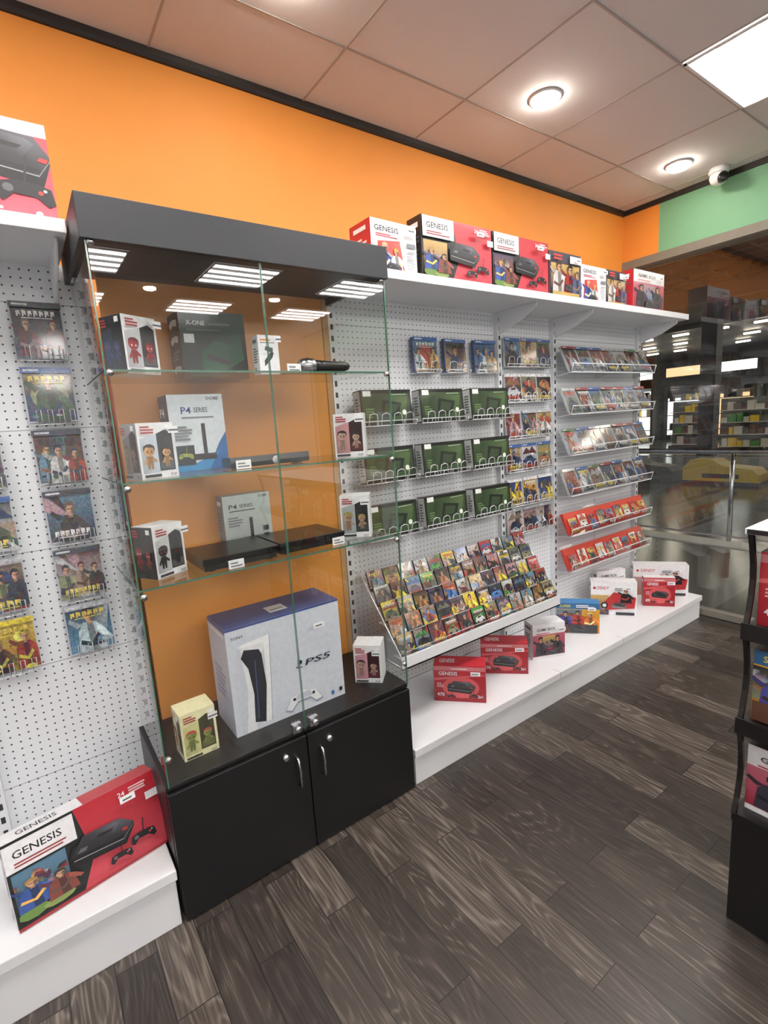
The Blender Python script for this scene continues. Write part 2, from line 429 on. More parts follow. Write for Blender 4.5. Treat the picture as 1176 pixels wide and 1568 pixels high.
# ------------------------------------------------------------- display case
dc = empty('glass_display_case')
CX0, CX1, CY0, CY1 = .205, 1.13, 1.505, 1.93
b = B()
b.box(CX0, CX1, CY0+.02, CY1, .02, .45, 'black_laminate')
b.box(CX0, CX1, CY0+.01, CY1, .45, .468, 'black_laminate')
b.box(CX0+.01, CX1-.01, CY0+.03, CY1, 0, .03, 'black_laminate')
mid = (CX0+CX1)/2
b.box(CX0+.002, mid-.002, CY0-.004, CY0+.018, .006, .447, 'black_laminate')
b.box(mid+.002, CX1-.002, CY0-.004, CY0+.018, .006, .447, 'black_laminate')
b.done('cabinet', dc, .002)
b = B()
for x in (mid-.045, mid+.05):
    b.tube([(x, CY0, .385), (x, CY0-.022, .38), (x, CY0-.026, .33), (x, CY0-.022, .28), (x, CY0, .275)], .0055, 'steel', 8)
for x in (mid-.085, mid+.085):
    b.lathe([(.013, CY0), (.013, CY0-.006), (.01, CY0-.016), (.004, CY0-.018)], 'steel', 16, axis='y', o=(x, 0, .40))
for x in (mid-.035, mid+.03):
    b.box(x-.016, x+.016, CY0-.012, CY0+.004, .475, .507, 'steel')
    b.lathe([(.011, CY0-.012), (.011, CY0-.028), (.005, CY0-.03)], 'steel', 14, axis='y', o=(x, 0, .492))
for z in (.56, 1.065, 1.37, 1.675, 1.99):
    for x in (CX0+.018, CX1-.018): b.lathe([(.009, CY0-.008), (.009, CY0+.006)], 'steel', 12, axis='y', o=(x, 0, z))
b.done('hardware', dc)
b = B()
b.box(CX0-.005, CX1+.005, CY0-.012, CY0+.006, 1.995, 2.10, 'dark_header')
b.box(CX0-.003, CX1+.003, CY0+.006, CY1+.02, 2.02, 2.04, 'dark_header')
b.box(CX0-.005, CX0+.008, CY0+.006, CY1+.02, 1.995, 2.10, 'dark_header')
b.box(CX1-.008, CX1+.005, CY0+.006, CY1+.02, 1.995, 2.10, 'dark_header')
b.done('header', dc, .0015)
b = B()
b.box(.285, 1.10, CY1-.012, CY1, .465, 2.02, 'orange_laminate')
b.box(1.10, 1.125, CY1-.016, CY1+.002, .465, 2.02, 'wood_stile')
b.done('back_panel', dc)
b = B()
def pane(vs): b.add(vs, [(0, 1, 2, 3)], 'glass_clear')
z0, z1 = .468, 1.997
pane([(CX0+.012, CY0, z0), (mid-.002, CY0, z0), (mid-.002, CY0, z1), (CX0+.012, CY0, z1)])
pane([(mid+.002, CY0, z0), (CX1-.01, CY0, z0), (CX1-.01, CY0, z1), (mid+.002, CY0, z1)])
pane([(CX0+.008, CY0+.004, z0), (CX0+.008, CY1, z0), (CX0+.008, CY1, z1), (CX0+.008, CY0+.004, z1)])
pane([(CX1-.006, CY0+.004, z0), (CX1-.006, CY1, z0), (CX1-.006, CY1, z1), (CX1-.006, CY0+.004, z1)])
for x in (mid-.002, mid+.002): b.box(x-.0008, x+.0008, CY0-.001, CY0+.003, z0, z1, 'glass_edge')
for x in (CX0+.008, CX1-.006): b.box(x-.0018, x+.0018, CY0-.001, CY0+.006, z0, z1, 'glass_edge')
for z in (1.685, 1.385, 1.08):
    b.add([(.215, CY0+.02, z), (1.12, CY0+.02, z), (1.12, CY1-.02, z), (.215, CY1-.02, z)], [(0, 1, 2, 3)], 'glass_shelf')
    b.box(.215, 1.12, CY0+.018, CY0+.021, z-.005, z+.0005, 'glass_edge')
    b.box(.213, .216, CY0+.02, CY1-.02, z-.004, z, 'glass_edge')
b.done('glass_panes', dc)

# ------------------------------------------------------------- product boxes
RED = (184, 26, 42); PNK = (200, 66, 80); WHT = (236, 236, 240); BLK = (18, 18, 22); GRY = (120, 124, 130)
def console_sil(a, u, v, s, c=BLK):
    k = a.w/a.h*.85
    def q(pts): return [(u+x*s, v+y*s*k) for x, y in pts]
    a.poly(q([(-.3, -.14), (.22, -.2), (.33, -.03), (.33, .03), (-.26, .1), (-.31, .0)]), shade(c, .6))
    a.poly(q([(-.3, -.02), (.24, -.08), (.33, .03), (.2, .15), (-.16, .17)]), (40, 40, 45), [(24, 24, 28), (34, 34, 38), (60, 60, 68), (84, 84, 92), (50, 50, 56)])
    a.poly(q([(-.12, .02), (.12, -.01), (.2, .1), (.15, .13), (-.06, .15)]), (66, 66, 74), [(30, 30, 34), (40, 40, 46), (90, 90, 100), (100, 100, 110), (60, 60, 66)])
    a.poly(q([(-.04, .06), (.1, .045), (.13, .075), (-.02, .09)]), (12, 12, 14))
    a.poly(q([(-.28, -.06), (.2, -.12), (.2, -.13), (-.28, -.07)]), (150, 150, 155)); a.poly(q([(.2, -.12), (.32, .0), (.32, -.012), (.2, -.135)]), (110, 110, 116))
    a.poly(q([(-.24, .0), (-.16, -.01), (-.13, .03), (-.2, .04)]), (90, 92, 98)); a.poly(q([(.2, -.02), (.25, -.03), (.27, .0), (.22, .01)]), (180, 40, 40))
def pad_sil(a, u, v, s, c=BLK):
    k = a.w/a.h*.85
    a.poly([(u+x*s, v+y*s*k) for x, y in [(-.19, -.05), (-.16, .06), (-.06, .09), (.08, .08), (.17, .05), (.19, -.07), (.14, -.1), (.07, -.03), (-.07, -.02), (-.14, -.09)]], c)
    a.ell(u-.1*s, v+.02*s*k, .035*s, .035*s*k, (96, 96, 100), 8); a.ell(u+.1*s, v+.01*s*k, .018*s, .018*s*k, (220, 60, 50), 6); a.ell(u+.13*s, v+.03*s*k, .014*s, .014*s*k, (180, 180, 184), 6)
    a.poly([(u, v+.08*s*k), (u+.03*s, v+.3*s*k), (u+.045*s, v+.3*s*k), (u+.015*s, v+.08*s*k)], c)
def gameart(a, u0, v0, u1, v1, r, n=3):
    w = u1-u0; h = v1-v0
    a.rect(u0, v0, u1, v1, r.choice(PAL), r.choice(PAL))
    for i in range(4*n):
        cu, cv = u0+w*r.random(), v0+h*r.random()*.8; ru, rv = w*r.uniform(.05, .16), h*r.uniform(.06, .18)
        pts = [(min(u1, max(u0, cu+ru*r.uniform(.5, 1.2)*math.cos(t*1.05))), min(v1, max(v0, cv+rv*r.uniform(.5, 1.2)*math.sin(t*1.05)))) for t in range(6)]
        a.poly(pts, r.choice(PAL), [r.choice(PAL) for _ in pts])
def art_split(a, r):
    a.rect(0, 0, 1, 1, PNK, RED)
    a.poly([(0, 0), (.40, 0), (.5, .35), (.43, 1), (0, 1)], (22, 28, 26))
    gameart(a, .02, .1, .34, .62, r, 4); a.ell(.1, .12, .09, .07, (96, 130, 60), 9); a.ell(.25, .1, .1, .05, (130, 150, 80), 9)
    figure(a, .12, .36, .5, (50, 80, 150), (170, 130, 60)); figure(a, .28, .3, .45, (120, 60, 50), (60, 50, 44))
    a.rect(0, .66, .42, .98, WHT); a.text('GENESIS', .05, .8, .34, .89, BLK); a.lines(.05, .69, .38, .76, 2, (150, 60, 60), r)
    a.text('24', .72, .87, .77, .93, WHT); a.lines(.8, .85, .96, .95, 3, (236, 200, 204), r)
    console_sil(a, .56, .48, .68); pad_sil(a, .83, .26, .5); pad_sil(a, .66, .17, .42); a.rect(0, 0, .98, .035, (150, 26, 36))
    a.rect(.9, .68, .99, .78, WHT)
def art_white_red(a, r):
    a.rect(0, 0, 1, 1, WHT); a.poly([(.08, 0), (.72, 0), (.62, .66), (.14, .6)], (200, 44, 44), [(160, 30, 36), (200, 60, 50), (220, 90, 80), (190, 40, 44)])
    a.text('GENESIS', .08, .79, .6, .89, BLK); a.lines(.1, .68, .6, .75, 2, RED, r)
    figure(a, .28, .36, .8, (40, 70, 150), (200, 170, 130)); figure(a, .52, .3, .7, (200, 200, 204), (200, 160, 60))
    a.rect(.76, .56, .96, .64, GRY); a.lines(.76, .12, .95, .5, 7, (170, 174, 182), r); console_sil(a, .45, .13, .5)
def art_red(a, r):
    a.rect(0, 0, 1, 1, (150, 22, 36), (188, 38, 50)); a.poly([(0, .58), (1, .74), (1, .78), (0, .64)], (210, 90, 96)); a.rect(0, .86, 1, .97, (206, 120, 124)); a.text('GENESIS', .1, .73, .46, .83, WHT, .0); a.rect(.35, .9, .65, .925, (246, 230, 230))
    a.ell(.52, .4, .36, .3, (210, 80, 84), 16)
    console_sil(a, .52, .42, .85); pad_sil(a, .76, .18, .45); pad_sil(a, .34, .16, .4); a.lines(.06, .4, .2, .54, 3, (220, 160, 166), r)
    a.text('470', .06, .16, .2, .26, WHT); a.text('2in1', .84, .14, .94, .22, WHT)
def art_hero(a, r):
    a.rect(0, 0, 1, 1, (222, 96, 112), (196, 36, 54)); a.rect(0, .86, 1, 1, (240, 190, 196)); a.rect(.05, .9, .6, .95, RED); a.rect(.5, .9, .66, .96, WHT)
    console_sil(a, .74, .64, .95); pad_sil(a, .84, .27, .85, (34, 34, 38)); a.ell(.9, .06, .02, .03, WHT); figure(a, .2, .4, .8, (40, 60, 140), BLK); a.lines(.55, .05, .8, .1, 1, WHT, r)
def art_stripe(a, r):
    a.rect(0, 0, 1, 1, WHT); a.text('DENDY', .14, .77, .4, .86, RED); a.circ(.08, .81, .009, RED)
    gameart(a, 0, 0, .4, .6, r, 3)
    a.poly([(.35, .15), (.95, .22), (.98, .55), (.5, .7), (.3, .4)], (180, 36, 40)); console_sil(a, .62, .3, .5, (200, 200, 204)); figure(a, .76, .62, .6, BLK, (120, 40, 40)); a.circ(.3, .3, .022, BLK); a.circ(.3, .3, .012, WHT)
    a.rect(.55, .02, .95, .1, (40, 40, 46)); a.lines(.52, .74, .78, .84, 2, GRY, r)
def art_dark(a, r):
    a.rect(0, 0, 1, 1, (28, 26, 34), (66, 62, 74)); gameart(a, .05, .2, .95, .75, r, 3); figure(a, .28, .5, 1.0, (200, 198, 196), (60, 40, 36)); figure(a, .62, .46, 1.0, (150, 34, 34), BLK); figure(a, .84, .4, .8, (70, 80, 120), (90, 70, 50))
    a.rect(.6, .78, .96, .94, WHT); a.rect(.05, .05, .9, .13, (180, 150, 80)); console_sil(a, .55, .24, .4, (70, 70, 76)); a.lines(.08, .8, .5, .94, 2, (210, 60, 60), r)
def art_pinkd(a, r):
    a.rect(0, 0, 1, 1, WHT); a.rect(.0, .08, 1, .7, (150, 34, 54), (190, 96, 116)); gameart(a, .3, .3, .7, .66, r, 2); figure(a, .24, .42, .8, (50, 46, 60), BLK); figure(a, .76, .42, .8, (50, 50, 60), (60, 40, 40)); a.text('GAME BOX', .12, .82, .68, .9, BLK); a.rect(.1, .74, .5, .76, RED); console_sil(a, .5, .18, .5)
def art_cartoon(a, r):
    a.rect(0, 0, 1, 1, (214, 130, 44), (236, 180, 60)); a.rect(0, .8, 1, 1, (50, 110, 160)); a.text('SUPER', .08, .85, .34, .94, (236, 214, 60)); a.lines(.46, .84, .9, .95, 2, WHT, r)
    gameart(a, 0, .3, .6, .78, r, 3); figure(a, .22, .5, .8, (70, 70, 150), (40, 30, 20)); figure(a, .5, .56, .7, (190, 60, 50), (40, 30, 20)); figure(a, .78, .5, .8, (220, 120, 50), (230, 210, 120)); a.rect(.3, .02, .95, .3, (56, 58, 62)); console_sil(a, .55, .18, .45, (110, 112, 120)); a.rect(.02, .02, .28, .3, (90, 60, 44))
def mk_figure(body, eyes, bg1=(30, 30, 60), winc=(240, 240, 242), hair=None):
    hair = hair or shade(body, .6)
    def f(a, r):
        a.rect(0, 0, 1, 1, winc)
        lb = blend(bg1, winc, .45)
        a.poly([(.05, .1), (.5, .1), (.5, .8), (.05, .72)], lb, [shade(lb, .85), lb, shade(lb, 1.1), lb])
        a.poly([(.5, .13), (.93, .13), (.93, .8), (.74, .87), (.5, .8)], shade(bg1, .3))
        a.poly([(.53, .16), (.9, .16), (.9, .3), (.53, .3)], shade(bg1, .55))
        for (u, v, s) in ((.26, .42, .72), (.715, .4, .58)):
            a.poly([(u-.1*s, v-.34*s), (u-.02*s, v-.34*s), (u, v-.2*s), (u+.03*s, v-.34*s), (u+.1*s, v-.34*s), (u+.13*s, v-.02*s), (u-.13*s, v-.02*s)], shade(body, .7))
            a.poly([(u-.12*s, v-.04*s), (u-.24*s, v-.2*s), (u-.18*s, v-.24*s), (u-.07*s, v-.12*s)], shade(body, .9)); a.poly([(u+.12*s, v-.04*s), (u+.26*s, v-.12*s), (u+.24*s, v-.18*s), (u+.07*s, v-.12*s)], shade(body, .9))
            a.ell(u, v+.12*s, .2*s, .14*s, body, 14); a.ell(u+.05*s, v+.1*s, .14*s, .1*s, shade(body, .85), 12); a.poly([(u-.22*s, v+.1*s), (u-.19*s, v+.24*s), (u-.06*s, v+.28*s), (u+.08*s, v+.28*s), (u+.2*s, v+.23*s), (u+.22*s, v+.1*s), (u+.14*s, v+.19*s), (u-.12*s, v+.21*s)], hair)
            a.ell(u-.08*s, v+.09*s, .03*s, .024*s, eyes, 8, .4); a.ell(u+.08*s, v+.09*s, .03*s, .024*s, eyes, 8, -.4)
        a.rect(.06, .03, .5, .08, (50, 50, 54)); a.text('POP', .76, .025, .92, .075, (60, 60, 64)); a.rect(.76, .87, .94, .96, (250, 250, 250)); a.lines(.08, .8, .45, .95, 3, (170, 50, 56), r)
    return f
def art_xone(a, r):
    a.rect(0, 0, 1, 1, (4, 14, 10), (8, 44, 28)); a.poly([(.05, .1), (.5, .05), (.95, .3), (.9, .75), (.4, .7)], (10, 60, 38), [(6, 28, 18), (8, 70, 42), (10, 110, 66), (8, 56, 36), (4, 26, 18)])
    a.poly([(.3, .1), (.7, .15), (.8, .5), (.5, .58), (.3, .4)], (6, 80, 48)); a.poly([(.35, .3), (.7, .2), (.74, .26), (.4, .38)], (20, 20, 22)); a.text('X-ONE', .1, .79, .38, .86, (225, 235, 230)); a.rect(.43, .8, .76, .835, (90, 110, 100)); a.rect(.1, .71, .6, .735, (70, 90, 80))
    a.rect(.05, .53, .2, .66, WHT); a.lines(.08, .03, .7, .1, 2, (80, 110, 90), r)
def art_p4(a, r):
    a.rect(0, 0, 1, 1, (222, 228, 236)); a.poly([(.6, 0), (1, 0), (1, .5), (.85, .35)], (28, 100, 170)); a.poly([(.0, 0), (.62, 0), (.85, .25), (.4, .1), (0, .1)], (50, 140, 200))
    a.text('P4', .22, .75, .4, .84, (30, 60, 130)); a.text('SERIES', .45, .765, .7, .83, (60, 70, 90)); a.text('DOBE', .7, .925, .92, .965, (20, 24, 40)); a.rect(.22, .69, .8, .71, GRY)
    a.rect(.55, .22, .62, .62, BLK); a.rect(.32, .14, .78, .22, BLK); a.rect(.06, .08, .38, .34, (26, 40, 50)); pad_sil(a, .22, .2, .7, (150, 170, 70)); a.lines(.06, .4, .4, .6, 5, GRY, r)
def art_p4b(a, r):
    a.rect(0, 0, 1, 1, (190, 198, 194)); a.text('P4', .12, .745, .29, .83, BLK); a.text('SERIES', .34, .755, .62, .82, BLK); a.text('DOBE', .76, .915, .94, .965, BLK); a.rect(.12, .69, .66, .71, (60, 64, 70))
    a.rect(.52, .18, .59, .55, BLK); a.rect(.35, .1, .75, .18, BLK); a.lines(.08, .4, .4, .6, 4, GRY, r); a.rect(.8, .1, .92, .2, (40, 60, 50)); a.rect(.8, .25, .92, .35, (50, 50, 60)); a.rect(0, 0, 1, .04, (60, 70, 70))
def art_ps5(a, r):
    a.rect(0, 0, 1, 1, (216, 221, 233)); a.rect(0, .98, 1, 1, (66, 84, 150)); a.text('SONY', .04, .895, .14, .92, (30, 30, 40))
    a.poly([(.05, .01), (.17, .01), (.21, .3), (.24, .62), (.34, .86), (.08, .82), (.03, .5)], (240, 241, 245))
    a.poly([(.05, .01), (.09, .01), (.13, .4), (.1, .8), (.08, .82), (.03, .5)], (210, 214, 226))
    a.poly([(.16, .08), (.25, .05), (.285, .4), (.27, .7), (.25, .75), (.13, .78), (.10, .71), (.15, .6), (.175, .35)], (22, 24, 36))
    a.poly([(.19, .1), (.2, .1), (.215, .66), (.205, .66)], (60, 66, 110))
    a.poly([(.25, .05), (.3, .04), (.325, .45), (.345, .86), (.1, .83), (.11, .8), (.295, .8), (.285, .4)], (250, 250, 253))
    a.poly([(.345, .86), (.35, .86), (.33, .45), (.305, .04), (.3, .04), (.325, .45)], (150, 156, 176))
    a.poly([(.42, .06), (.47, .16), (.6, .2), (.73, .16), (.78, .06), (.72, .04), (.66, .1), (.54, .1), (.48, .03)], (150, 158, 180))
    a.poly([(.43, .07), (.48, .17), (.6, .215), (.72, .17), (.77, .07), (.71, .06), (.66, .12), (.54, .12), (.48, .05)], (244, 245, 249))
    a.poly([(.52, .13), (.68, .13), (.66, .19), (.54, .19)], (205, 210, 224)); a.circ(.51, .15, .006, BLK); a.circ(.69, .15, .006, BLK)
    a.poly([(.57, .44), (.58, .435), (.58, .52), (.57, .525)], (30, 34, 60)); a.ell(.595, .495, .016, .022, (30, 34, 60)); a.poly([(.55, .45), (.61, .435), (.61, .445), (.55, .46)], (30, 34, 60))
    a.text('PS5', .635, .445, .87, .505, (30, 34, 60), .08)
    a.rect(.86, .05, .89, .09, (60, 110, 180)); a.rect(.94, .06, .97, .1, BLK)
def art_white(a, r):
    a.rect(0, 0, 1, 1, (240, 240, 242)); a.poly([(.25, .2), (.65, .42), (.75, .56), (.6, .58), (.25, .35)], BLK); a.poly([(.3, .62), (.7, .55), (.72, .68), (.35, .72)], (60, 60, 66)); a.rect(.1, .86, .6, .9, (220, 130, 40)); a.rect(.1, .8, .8, .82, GRY)
def art_side(col, dark=(90, 90, 94)):
    def f(a, r):
        a.rect(0, 0, 1, 1, col); a.lines(.15, .3, .85, .7, 6, dark, r); a.rect(.2, .82, .8, .9, WHT if sum(col) < 400 else dark); a.lines(.2, .06, .6, .2, 3, dark, r)
    return f
def pbox(name, x, y, z, w, d, h, rot, front, side=None, col=WHT, top=None, lean=0, tag=True, seed=1):
    b = B(); r = random.Random(seed)
    M = Matrix.Translation((x, y, z)) @ Matrix.Rotation(math.radians(rot), 4, 'Z') @ Matrix.Rotation(math.radians(-lean), 4, 'X')
    b.M = M; b.box(0, w, 0, d, .0005, h, 'printed_card', col); b.M = Matrix()
    front(Art(b, M, w, h), r)
    Ml = M @ Matrix.Translation((0, d, 0)) @ Matrix.Rotation(math.radians(-90), 4, 'Z')
    (side or art_side(col))(Art(b, Ml, d, h), r)
    if top:
        top(Art(b, M @ Matrix.Translation((0, 0, h)) @ Matrix.Rotation(math.radians(-90), 4, 'X'), w, d), r)
    if tag:
        a = Art(b, M, w, h); a.st = .00024; a.k = 105; a.rect(.72, .8, .72+.045/w, .8+.02/h, (250, 250, 252)); a.rect(.74, .8+.006/h, .72+.035/w, .8+.011/h, (90, 90, 95))
    return b.done(name)
def top_red(a, r): a.rect(0, 0, 1, 1, RED); a.text('GENESIS', .1, .3, .4, .7, WHT)
def top_split(a, r): a.rect(0, 0, .5, 1, WHT); a.rect(.5, 0, 1, 1, RED); a.text('GENESIS', .1, .3, .35, .7, BLK)
def top_plain(c):
    return lambda a, r: a.rect(0, 0, 1, 1, c)
ZS = 2.0905
def cb(*a, **k): return pbox('game_console_box', *a, **k)
cb(1.235, 1.72, ZS, .235, .14, .20, 2, art_white_red, art_side(RED, (250, 220, 220)))
cb(1.485, 1.71, ZS, .42, .09, .25, 0, art_split, art_side(BLK))
cb(1.915, 1.71, ZS, .41, .09, .25, 0, art_split, art_side(BLK), seed=3)
cb(2.335, 1.71, ZS, .27, .1, .225, 0, art_dark, art_side(BLK))
cb(2.625, 1.72, ZS, .24, .1, .195, 0, art_white_red, art_side(WHT))
cb(2.885, 1.73, ZS, .21, .12, .20, 0, art_dark, art_side(WHT))
cb(3.165, 1.72, ZS, .37, .13, .235, 0, art_pinkd, art_side(RED), seed=5)
cb(-.235, 1.70, ZS, .42, .09, .238, 0, art_hero, art_side(RED), tag=False)
ZP = .1655
def cbp(xa, ya, xb, yb, h, d, art, side=None, **k):
    w = math.hypot(xb-xa, yb-ya); rot = math.degrees(math.atan2(yb-ya, xb-xa))
    cb(xa, ya, ZP, w, d, h, rot, art, side, **k)
cbp(1.454, 1.735, 1.62, 1.555, .185, .1, art_red, art_side(RED), col=RED, top=top_red)
cbp(1.815, 1.77, 1.985, 1.60, .17, .1, art_red, art_side(RED), col=RED, top=top_red, seed=4)
cbp(2.125, 1.68, 2.30, 1.60, .20, .1, art_pinkd, art_side(WHT), top=top_plain(WHT))
cbp(2.53, 1.82, 2.69, 1.63, .19, .08, art_cartoon, art_side(WHT), top=top_plain((60, 130, 190)))
cbp(2.93, 1.84, 3.10, 1.62, .225, .09, art_stripe, art_side(WHT), top=top_plain(WHT))
cbp(3.30, 1.68, 3.42, 1.53, .20, .06, art_red, art_side(RED), col=RED, top=top_plain(WHT), seed=6)
cbp(3.46, 1.84, 3.68, 1.56, .225, .09, art_stripe, art_side(WHT), top=top_plain(WHT), seed=8)
cbp(3.10, 1.90, 3.28, 1.80, .24, .05, art_pinkd, art_side(WHT), top=top_plain(WHT), seed=9)
cb(-.195, 1.575, .2005, .41, .085, .235, 10, art_split, art_side(WHT), top=top_split, lean=14, col=WHT, seed=12)
def fb(x, y, z, rot, f, s, **k): return pbox('figurine_box', x, y, z, .112, .09, .16, rot, f, s, **k)
S1, S2, S3, S0 = 1.6855, 1.3855, 1.0805, .4685
fb(.284, 1.60, S1, 28, mk_figure((176, 34, 40), (236, 236, 240), (150, 150, 160)), mk_figure((40, 70, 130), (200, 60, 60), (24, 60, 90), (20, 26, 34)), tag=True)
fb(.276, 1.57, S2, 16, mk_figure((220, 166, 110), (30, 40, 60), (150, 170, 190), hair=(50, 40, 36)), mk_figure((150, 120, 100), (50, 40, 40), (90, 76, 70), (150, 150, 152)))
fb(.284, 1.60, S3, 28, mk_figure((44, 36, 38), (190, 40, 46), (150, 150, 154)), mk_figure((150, 40, 36), (230, 230, 230), (30, 30, 36), (18, 18, 22)))
fb(.285, 1.60, S0, 2, mk_figure((150, 160, 80), (60, 60, 40), (190, 190, 110), (244, 238, 186), hair=(200, 70, 60)), mk_figure((170, 120, 70), (80, 40, 40), (220, 210, 150), (240, 236, 196)), top=top_plain((244, 238, 190)))
fb(.955, 1.64, S2, -38, mk_figure((200, 160, 140), (40, 30, 30), (150, 50, 56), hair=(40, 34, 36)), None)
fb(.955, 1.64, S3, -38, mk_figure((190, 150, 120), (40, 30, 30), (100, 116, 116), hair=(150, 140, 60)), None)
fb(.975, 1.66, S0, -45, mk_figure((200, 160, 140), (40, 30, 40), (170, 56, 84), hair=(40, 36, 40)), None, top=top_plain((236, 236, 240)))
def xside(a, r):
    a.rect(0, 0, 1, 1, (12, 16, 14)); a.lines(.15, .3, .85, .45, 3, (90, 110, 96), r)
    for v in (.84, .6, .16): a.poly([(.2, v-.06), (.5, v-.02), (.8, v-.06), (.85, v+.03), (.6, v+.06), (.3, v+.06), (.12, v+.02)], (200, 206, 204))
cb(.478, 1.75, S1, .218, .13, .215, 0, art_xone, xside, col=(12, 16, 14), tag=False)
pbox('accessory_box', .685, 1.62, S1, .07, .05, .125, 0, art_white, None)
cb(.41, 1.75, S2, .18, .12, .25, 0, art_p4, lambda a, r: (a.rect(0, 0, 1, 1, (14, 36, 70)), a.text('P4', .1, .72, .6, .84, WHT), a.lines(.2, .2, .8, .55, 6, (90, 130, 180), r)), col=(30, 60, 100), tag=False)
cb(.57, 1.82, S3, .182, .07, .195, 0, art_p4b, None, col=(120, 124, 124), tag=False)
cb(.462, 1.615, S0, .435, .19, .39, 0, art_ps5, lambda a, r: (a.rect(0, 0, 1, 1, (204, 210, 225)), a.rect(0, .96, 1, 1, (66, 84, 150)), a.rect(.1, .91, .9, .94, (240, 242, 248)), a.lines(.2, .3, .8, .6, 6, (160, 168, 196), r)), top=lambda a, r: (a.rect(0, 0, 1, 1, (66, 84, 140)), a.rect(.42, .25, .58, .6, WHT), a.rect(.44, .35, .56, .4, GRY)))
def price_tag(b, x, y, z):
    b.box(x, x+.05, y-.002, y, z, z+.028, 'printed_card', (248, 248, 250)); b.box(x+.006, x+.044, y-.0025, y-.002, z+.006, z+.01, 'printed_card', (90, 90, 96)); b.box(x+.006, x+.03, y-.0025, y-.002, z+.015, z+.02, 'printed_card', (120, 120, 126))
def console(x, y, z, w, d, h, layers, tag):
    b = B(); z += .0006
    if layers == 2:
        b.box(x+.006, x+w-.006, y+.012, y+d, z+.004, z+h*.45, 'console_black')
        b.prism([(y+.02, z+h*.47), (y+.006, z+h*.52), (y, z+h*.95), (y+.003, z+h), (y+d-.01, z+h), (y+d, z+h*.5)], x, x+w, 'console_black')
        b.box(x+.03, x+w*.6, y+.005, y+.0075, z+h*.6, z+h*.64, 'dark_header')
    else:
        b.prism([(y+.004, z+.004), (y, z+h*.5), (y+.004, z+h), (y+d-.006, z+h*.9), (y+d, z+h*.4), (y+d-.006, z+.004)], x, x+w, 'console_black')
        b.lathe([(.014, y-.001), (.013, y-.003)], 'steel', 14, axis='y', o=(x+w*.55, 0, z+h*.5))
    for fx in (x+.02, x+w-.04):
        for fy in (y+.02, y+d-.04): b.box(fx, fx+.02, fy, fy+.02, z-.0003, z+.005, 'console_black')
    price_tag(b, x+w*tag, y-.004, z)
    return b.done('game_console', bevel=.003)
console(.405, 1.545, S3, .25, .23, .045, 2, .3)
console(.665, 1.56, S3, .255, .22, .045, 2, .78)
console(.545, 1.60, S2, .28, .09, .038, 1, .05)
b = B(); zc = S1+.027
b.M = Matrix.Translation((.815, 1.60, zc)) @ Matrix.Rotation(math.radians(2), 4, 'Z')
b.lathe([(.012, .2), (.017, .185), (.018, .1), (.02, .06)], 'console_black', 18, axis='x')
b.lathe([(.021, .06), (.0245, .055), (.026, .03), (.022, .01), (.012, 0)], 'steel', 18, axis='x')
b.box(-.005, .02, -.02, .02, -.027, -.02, 'console_black'); b.box(.05, .15, -.02, .02, -.027, -.018, 'console_black')
b.box(.0, .012, -.02, .02, -.02, -.004, 'console_black'); b.box(.1, .112, -.012, .012, -.02, -.016, 'console_black')
price_tag(b, -.06, -.03, -.0265); b.box(-.06, .2, -.028, .03, -.0265, -.0245, 'console_black')
b.done('microphone')

# ------------------------------------------------------------- games on the left pegboard
PSH = (62, 104, 176)
r = random.Random(11)
for cx in (-.55, -.33, -.11, .11):
    for i, z in enumerate((1.85, 1.655, 1.46, 1.265, 1.07, .875)):
        if (cx, i) in ((-.11, 0), (-.11, 1)): continue
        b = B()
        M = Matrix.Translation((cx-.068, YP-.032, z-.082)) @ Matrix.Rotation(math.radians(-4), 4, 'X')
        head = (236, 214, 60) if (cx == -.11 and i == 5) else (r.choice((PSH, (60, 66, 78), (190, 194, 200))))
        pal = [(226, 214, 70), (70, 56, 46), (230, 220, 90), (140, 50, 40), (210, 186, 80)] if (cx == -.11 and i == 5) else ([(24, 40, 70), (40, 80, 120), (90, 140, 170), (30, 50, 80), (180, 200, 210)] if (cx == .11 and i == 5) else PAL)
        cover(b, M, .136, .17, r, head, pal, case=(190, 196, 206))
        x0, x1 = cx-.062, cx+.062
        for x in (cx-.045, cx-.015, cx+.015, cx+.045):
            b.tube([(x, YP, z-.088), (x, YP-.052, z-.09), (x, YP-.056, z-.045), (x+.012, YP-.056, z-.045), (x+.012, YP-.054, z-.088)], .0014)
        b.tube([(x0, YP-.05, z-.09), (x1, YP-.05, z-.09)], .0016)
        b.done('video_game_case')

